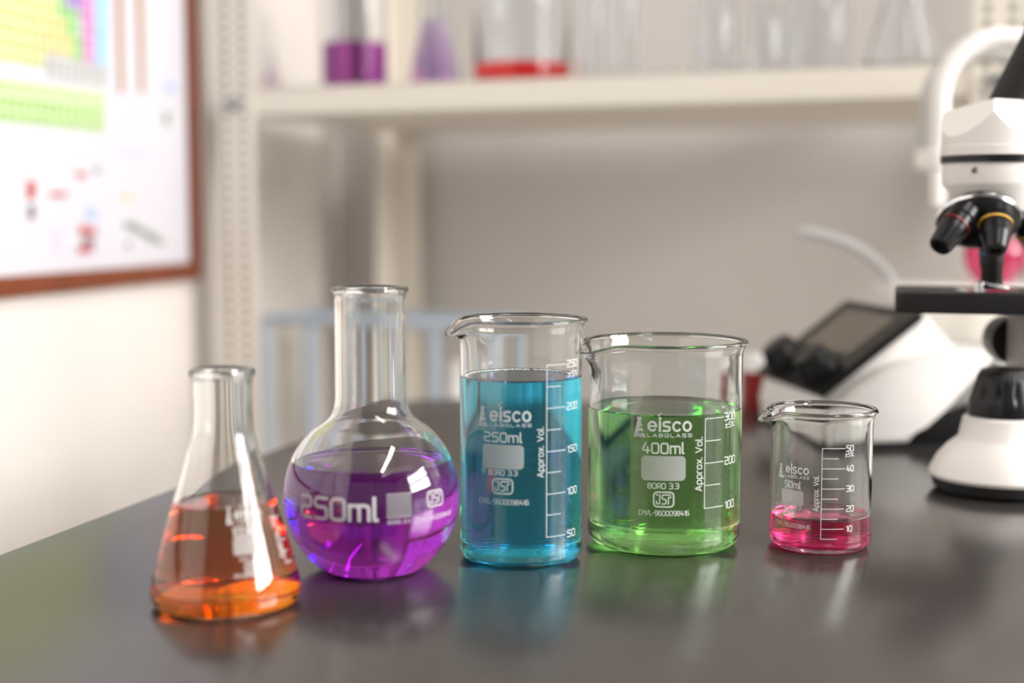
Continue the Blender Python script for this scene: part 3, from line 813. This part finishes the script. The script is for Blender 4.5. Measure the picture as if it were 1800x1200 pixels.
# red capped container left of the instrument
p = ground(1325, 716); e = thing('specimen_jar', 'small dark red jar with white lid beside the white instrument', 'jar', p)
Rj = pxm(p, 21); zt2 = atY(1322, 652, p.y).z; zt3 = atY(1322, 622, p.y).z
link('jar_body', lathe([(0, 0), (Rj * .95, 0), (Rj, .003), (Rj, zt2), (0, zt2)], 40), M['red'], e)
link('lid', lathe([(0, zt2 + .0001), (Rj * 1.05, zt2 + .0001), (Rj * 1.05, zt3 - .001), (Rj, zt3), (0, zt3)], 40), M['white'], e)

# ------------------------------------------------------------------ stirrer with the pink flask
st_y = 1.165
q0 = atY(1585, 502, st_y); zt4 = q0.z
st = thing('stirrer_plate', 'low white stirrer box behind the microscope stage', 'instrument', (q0.x, st_y, 0))
link('housing', prism([(0, .035), (.004, .0), (.135, 0), (.135, zt4 - .016), (.012, zt4 - .016), (.01, .05)], 0, .068, 'y', .003, 3), pbr('beige_enamel', (.62, .58, .52, 1), .4), st, angle=35)
link('top_plate', box(bmesh.new(), -.006, .139, -.006, .072, zt4 - .0155, zt4, .004, 3), M['white'], st)
link('vent_strip', box(bmesh.new(), .02, .12, -.0012, .0, .045, .058, .0005), M['grey'], st)
fx = atY(1748, 480, st_y + .04)
e = thing('round_flask', 'round flask of bright pink liquid seen behind the microscope objectives', 'flask', (fx.x, fx.y, zt4 + .0002))
Rf = .0255; czf = .0235
def fprof(Rf, t=0):
    o = [(Rf * math.cos(math.radians(a)) - t * math.cos(math.radians(a)), czf + (Rf - t) * math.sin(math.radians(a))) for a in range(-64, 66, 6)]
    return o
op = [(0, 0)] + [(.010, 0)] + fprof(Rf) + [(.0095, czf + .026), (.0088, czf + .035), (.0088, czf + .062), (.0100, czf + .064)]
ip = [(.0088, czf + .0635), (.0076, czf + .06), (.0076, czf + .035), (.0084, czf + .0255)] + fprof(Rf, .0012)[::-1] + [(.009, .0014), (0, .0014)]
link('glass_wall', lathe(op + ip, 48), M['far_glass'], e)
lqp = liquidmat('bright_pink_liquid', (.98, .06, .52, 1), 80)
lp = [(0, .0013)] + [p for p in fprof(Rf, .0011) if p[1] < czf + .014]; lp.append((0, lp[-1][1]))
link('liquid', lathe(lp, 48), lqp, e, angle=50)

# thin milky hose drooping on the left of the stirrer
pth = [atY(x, y, 1.2) for x, y in ((1402, 408), (1440, 412), (1490, 428), (1535, 455), (1568, 495))]
pth += [Vector((pth[-1].x + .012, 1.2, pth[-1].z - .03)), Vector((pth[-1].x + .02, 1.2, .02)), Vector((pth[-1].x + .05, 1.2, .006))]
tag(link('flexible_hose', tube(smoothpath(pth, 10), .0045, 12), M['hose']), 'thin milky hose arching up beside the stirrer box', 'hose')

# ------------------------------------------------------------------ swan neck taps
def tap(label, Yt, px0, peak, px_end, y_end, r, mat, xoff):
    s = Yt / F
    a = atY(px0, 200, Yt); pk = atY(px0 + 110, peak, Yt); rad = .046
    o = thing('swan_neck_tap', label, 'tap', (a.x + 2 * rad, Yt, 0), group=None)
    zc = pk.z - rad - r
    tip = atY(px0, y_end, Yt).z; col = atY(px0, 285, Yt).z
    path = [Vector((-2 * rad, 0, col))] + [Vector((-rad + rad * math.cos(math.radians(t)), 0, zc + rad * math.sin(math.radians(t)))) for t in range(180, -1, -9)] + [Vector((0, 0, z)) for z in (.15, .1, .04, .0)]
    link('neck_tube', tube(path, r, 24), mat, o)
    c = -2 * rad
    link('nozzle', lathe([(0, tip), (r * .55, tip), (r * .72, tip + .004), (r * .85, col - .006), (r * 1.25, col - .004), (r * 1.3, col + .008), (r * 1.05, col + .010), (0, col + .010)], 32, centre=(c, 0, 0)), M['nozzle'], o)
    link('base_collar', lathe([(0, 0), (.015, 0), (.015, .008), (.012, .012), (.012, .03), (0, .03)], 32), mat, o)
    return o
tap('white swan neck tap arching over the microscope head', 1.12, 1652, 47, 1640, 362, .0078, M['white'], 0)
tap('translucent pale grey swan neck tap just behind the white one', 1.21, 1632, 75, 1625, 300, .0080, pbr('smoky_plastic', (.62, .61, .58, 1), .3, trans=.6), 0)

# ------------------------------------------------------------------ microscope
mg = ground(1762, 862); YM = mg.y
mic = thing('microscope', 'white and black microscope with turret of black objectives at the right edge', 'microscope', (mg.x, mg.y, 0))
def ml(px, py, dy=0):
    p = atY(px, py, YM + dy); return Vector((p.x - mg.x, dy, p.z))
def mw(n): return n * depth(Vector((mg.x, mg.y, .05))) / F
zr = lambda y: ml(1762, y).z
# foot, extended to the right as the base
link('rubber_base', lathe([(0, 0), (mw(104), 0), (mw(106), mw(6)), (mw(119), mw(9)), (mw(122), mw(24)), (mw(118), mw(27)), (0, mw(27))], 96), M['rubber'], mic)
bm = lathe([(0, mw(25)), (mw(124), mw(26)), (mw(127), mw(32)), (mw(124), mw(40)), (mw(112), mw(62)), (mw(96), mw(80)), (mw(80), mw(93)), (mw(77), mw(97)), (mw(70), mw(130)), (mw(60), mw(135)), (0, mw(135))], 96)
link('white_foot', bm, M['white2'], mic, angle=35)
fl_ = lambda r, z, a: (r * (1 - (.075 if .010 < z < .0215 else (.03 if z > .022 else 0)) * max(0, math.cos((12 if z < .0215 else 36) * a)) ** 2), z, a)
kz0 = mw(135)
kp = [(0, 0), (mw(63), 0), (mw(63), .003), (mw(62.2), .006)] + [(mw(62 - i * 1.35), .0075 + i * .0016) for i in range(10)] + [(mw(48), .0235), (mw(46), .0245), (mw(42), .0268), (mw(34), .0276), (0, .0276)]
def flute(r, z, a):
    e = math.exp(-((z - .0135) / .0050) ** 2) * max(0, math.cos(12 * a)) ** 3 * .09 + (math.exp(-((z - .0232) / .0016) ** 2)) * max(0, math.cos(40 * a)) * .04
    return (r * (1 - e), z, a)
link('lamp_collar_knob', lathe(kp, 240, fn=flute, centre=(0, 0, kz0 + .0002)), M['black'], mic, angle=30)
link('base_box', box(bmesh.new(), .02, .17, -.035, .05, .004, .034, .006, 4), M['white2'], mic, angle=35)
# arm
cx0 = ml(1771, 600).x
link('arm_column', box(bmesh.new(), cx0 + .010, cx0 + .055, -.004, .032, .03, ml(1771, 552).z, .002, 2), M['grey'], mic, angle=35)
armp = [(.04, .03), (.12, .03), (.135, .06), (.135, .19), (.10, .225), (.03, .225), (.03, .205), (.075, .195), (.095, .17), (.095, .08), (.04, .06)]
link('arm', prism(armp, -.008, .032, 'y', .004, 3), M['white2'], mic, angle=35)
k0 = ml(1782, 598, .035)
bm = bmesh.new(); cyl_between(bm, (k0.x, .032, k0.z), (k0.x, .06, k0.z), [(0, 0), (mw(43), 0), (mw(43), .018), (mw(39), .022), (0, .022)], 60, fn=lambda r, z, a: (r * (1 + .02 * math.cos(30 * a)), z, a))
link('focus_knob', bm, M['black'], mic)
# stage
s0 = ml(1573, 530, -.02); s1_ = ml(1797, 530, -.02)
zs1 = ml(1700, 516, -.03).z; zs0 = ml(1700, 552, -.03).z
stg = link('stage', prism(fillet([(s0.x, -.02), (s0.x + .076, -.041), (s0.x + .098, .040), (s0.x + .022, .061)], .006, True), zs0, zs1, 'z', .001, 2), M['stage'], mic, angle=35)
link('stage_bracket', box(bmesh.new(), s1_.x - .006, s1_.x + .03, -.002, .03, zs0 - .001, zs0 + .008), M['grey'], mic)
link('glass_slide', box(bmesh.new(), ml(1690, 500).x, ml(1780, 500).x, -.012, .014, zs1 + .0001, zs1 + .0012), M['far_glass'], mic)
c0 = ml(1716, 500)
bm = bmesh.new(); cyl_between(bm, (c0.x, -.004, zs1), (c0.x, -.004, zs1 + .006), [(0, 0), (.003, 0), (.003, .005), (0, .0055)], 20); tube([(c0.x, -.004, zs1 + .0055), (c0.x + .006, -.006, zs1 + .0035), (c0.x + .016, -.008, zs1 + .0016)], .0011, 8, bm)
link('stage_clip', bm, M['chrome'], mic)
# head
ax = ml(1748, 300).x
hz = lambda y: ml(1748, y).z
hr = mw(90)
bm = lathe([(0, hz(372)), (mw(54), hz(370)), (mw(66), hz(352)), (hr * .955, hz(325)), (hr * .965, hz(322)), (hr * .965, hz(287)), (0, hz(287))], 96, centre=(ax, 0, 0))
hd = link('head_barrel', bm, M['white2'], mic, angle=30)
link('black_band', lathe([(0, hz(287)), (hr * 1.005, hz(287)), (hr * 1.005, hz(274)), (0, hz(274))], 96, centre=(ax, 0, 0)), M['black'], mic, angle=30)
bm = bmesh.new(); q = ml(1692, 301); rq = Vector((q.x - ax, 0, 0)); yy = -math.sqrt(max(0, (hr * .965) ** 2 - rq.x ** 2))
cyl_between(bm, (q.x, yy + .002, q.z), (q.x, yy - .001, q.z), [(0, 0), (.0016, 0), (.0016, .0028), (.0009, .0028), (.0009, .001), (0, .001)], 20)
link('set_screw', bm, M['black'], mic)
# upper head: barrel cut by two planes (roof shape)
bm = lathe([(0, hz(274)), (hr, hz(274)), (hr, hz(258)), (hr * .985, hz(257)), (hr * .985, hz(160)), (0, hz(160))], 96, centre=(ax, 0, 0))
def cut(bm, p, n):
    g = bmesh.ops.bisect_plane(bm, geom=list(bm.verts) + list(bm.edges) + list(bm.faces), plane_co=p, plane_no=n, clear_outer=True)
    ed = [e for e in g['geom_cut'] if isinstance(e, bmesh.types.BMEdge)]
    bmesh.ops.contextual_create(bm, geom=ed)
cut(bm, Vector((ax - hr * .6, 0, hz(190))), Vector((-.82, -.30, .66)).normalized())
cut(bm, Vector((ax + mw(40), 0, hz(178))), Vector((-.08, .1, 1)).normalized())
cut(bm, Vector((ax + mw(30), -hr * .35, hz(190))), Vector((.50, -.72, .62)).normalized())
link('head_cap', bm, M['white2'], mic, angle=25)
# eyepiece tube
e0 = ml(1768, 200, 0.008); e1 = ml(1850, 40, 0.008)
bm = bmesh.new(); cyl_between(bm, e0, e1, [(0, 0), (.0125, 0), (.0125, .05), (.0145, .052), (.0145, .085), (0, .085)], 40)
link('eyepiece_tube', bm, M['stage'], mic)
# nosepiece turret
t0 = ml(1720, 388, -.013); td = Vector((-.12, -.60, -.79)).normalized()
bm = bmesh.new(); cyl_between(bm, t0 - td * .008, t0 + td * .02, [(0, 0), (mw(52), 0), (mw(66), .004), (mw(69), .0062)], 80); link('turret_top', bm, M['black'], mic)
bm = bmesh.new(); cyl_between(bm, t0 - td * .0018, t0 + td * .02, [(mw(60), 0), (mw(71), 0), (mw(72), .0012), (mw(70), .0026), (mw(60), .0026)], 80); link('chrome_ring', bm, M['chrome'], mic)
bm = bmesh.new(); cyl_between(bm, t0 + td * .0008, t0 + td * .02, [(0, 0), (mw(69), 0), (mw(64), .003), (mw(50), .0065), (mw(26), .0095), (0, .0105)], 80); link('turret', bm, M['black'], mic)
def objective(a, b, r0, r1, ring, frac):
    a = Vector(a); b = Vector(b); L = (b - a).length; d = (b - a) / L
    bm = bmesh.new(); cyl_between(bm, a, b, [(0, 0), (r0 * 1.02, 0), (r0 * 1.02, L * .22), (r0 * .93, L * .24), (r0 * .96, L * .3), (r0 * .94, L * .62), (r0 * .86, L * .66), (r1 * 1.02, L * .96), (r1 * .9, L), (r1 * .55, L), (r1 * .45, L - .002), (0, L - .002)], 48)
    o = link('objective_lens', bm, M['black'], mic, angle=30)
    bm = bmesh.new(); cyl_between(bm, a + d * L * frac, b, [(r0 * .8, 0), (r0 * 1.03, 0), (r0 * 1.03, .0011), (r0 * .8, .0011)], 48)
    link('colour_ring', bm, ring, o); return o
objective(ml(1699, 370, -.022), ml(1651, 434, -.036), mw(26), mw(19), M['redring'], .42)
objective(ml(1750, 370, -.024), ml(1750, 440, -.043), mw(27), mw(18), M['gold'], .35)
objective(ml(1742, 400, .004), ml(1744, 507, .0), mw(22), mw(17), M['bluering'], .42)
objective(ml(1800, 372, .004), ml(1822, 440, .01), mw(26), mw(18), M['gold'], .5)

# ------------------------------------------------------------------ right wall with a window, lamps
wr = 2.6
bm = bmesh.new()
wy0, wy1, wz0, wz1 = -1.05, .65, .40, 1.50
for (a, b, c, d) in ((-3, wy0, -.9, 1.8), (wy1, 2.2, -.9, 1.8), (wy0, wy1, -.9, wz0), (wy0, wy1, wz1, 1.8)): box(bm, wr, wr + .08, a, b, c, d)
struct(link('wall_right', bm, M['wall'], smooth=False))
wn = bpy.data.objects.new('window_1', None); COL.objects.link(wn); struct(wn); wn.location = (wr, 0, 0)
bm = bmesh.new()
for y in (wy0, (wy0 + wy1) / 2, wy1): box(bm, 0, .05, y - .03, y + .03, wz0, wz1)
for z in (wz0, .95, wz1): box(bm, 0, .05, wy0, wy1, z - .03, z + .03)
link('window_frame', bm, M['white'], wn, smooth=False)
def area(name, loc, target, sx, sy, power, col=(1, 1, 1)):
    l = bpy.data.lights.new(name, 'AREA'); l.shape = 'RECTANGLE'; l.size = sx; l.size_y = sy; l.energy = power; l.color = col
    o = bpy.data.objects.new(name, l); COL.objects.link(o); o.location = loc
    o.rotation_euler = (Vector(target) - Vector(loc)).to_track_quat('-Z', 'Y').to_euler(); return o
area('window_daylight', (wr + .07, -.2, .95), (0, -.2, .5), 1.65, 1.05, 112, (1, .98, .96))
# ceiling tubes
for x, y in ((.75, -.55),):
    area('ceiling_tube', (x, y, 1.72), (x, y, 0), .16, 1.7, 26, (1, .98, .95))

w = bpy.data.worlds.new('World'); scene.world = w; w.use_nodes = True
w.node_tree.nodes['Background'].inputs[0].default_value = (1, .965, .93, 1); w.node_tree.nodes['Background'].inputs[1].default_value = .22

# ------------------------------------------------------------------ camera
cam = bpy.data.cameras.new('camera'); co = bpy.data.objects.new('camera', cam); COL.objects.link(co)
cam.sensor_width = 36; cam.lens = F / 1800 * 36; cam.clip_start = .01
co.location = CAM; co.rotation_euler = (PI / 2 - TH, 0, 0)
cam.dof.use_dof = True; cam.dof.focus_distance = .695; cam.dof.aperture_fstop = cam.lens / 14.8
scene.camera = co

for o in list(scene.objects):
    if o.parent is None: o.location.z += .9

scene.view_settings.view_transform = 'Standard'; scene.view_settings.look = 'None'; scene.view_settings.gamma = 1
scene.view_settings.use_curve_mapping = False; scene.view_settings.exposure = 0.50
c = scene.cycles
c.max_bounces = 28; c.transmission_bounces = 28; c.glossy_bounces = 8; c.diffuse_bounces = 4; c.transparent_max_bounces = 16
c.use_denoising = True; c.sample_clamp_indirect = 8; c.caustics_reflective = True; c.caustics_refractive = True; c.blur_glossy = .3
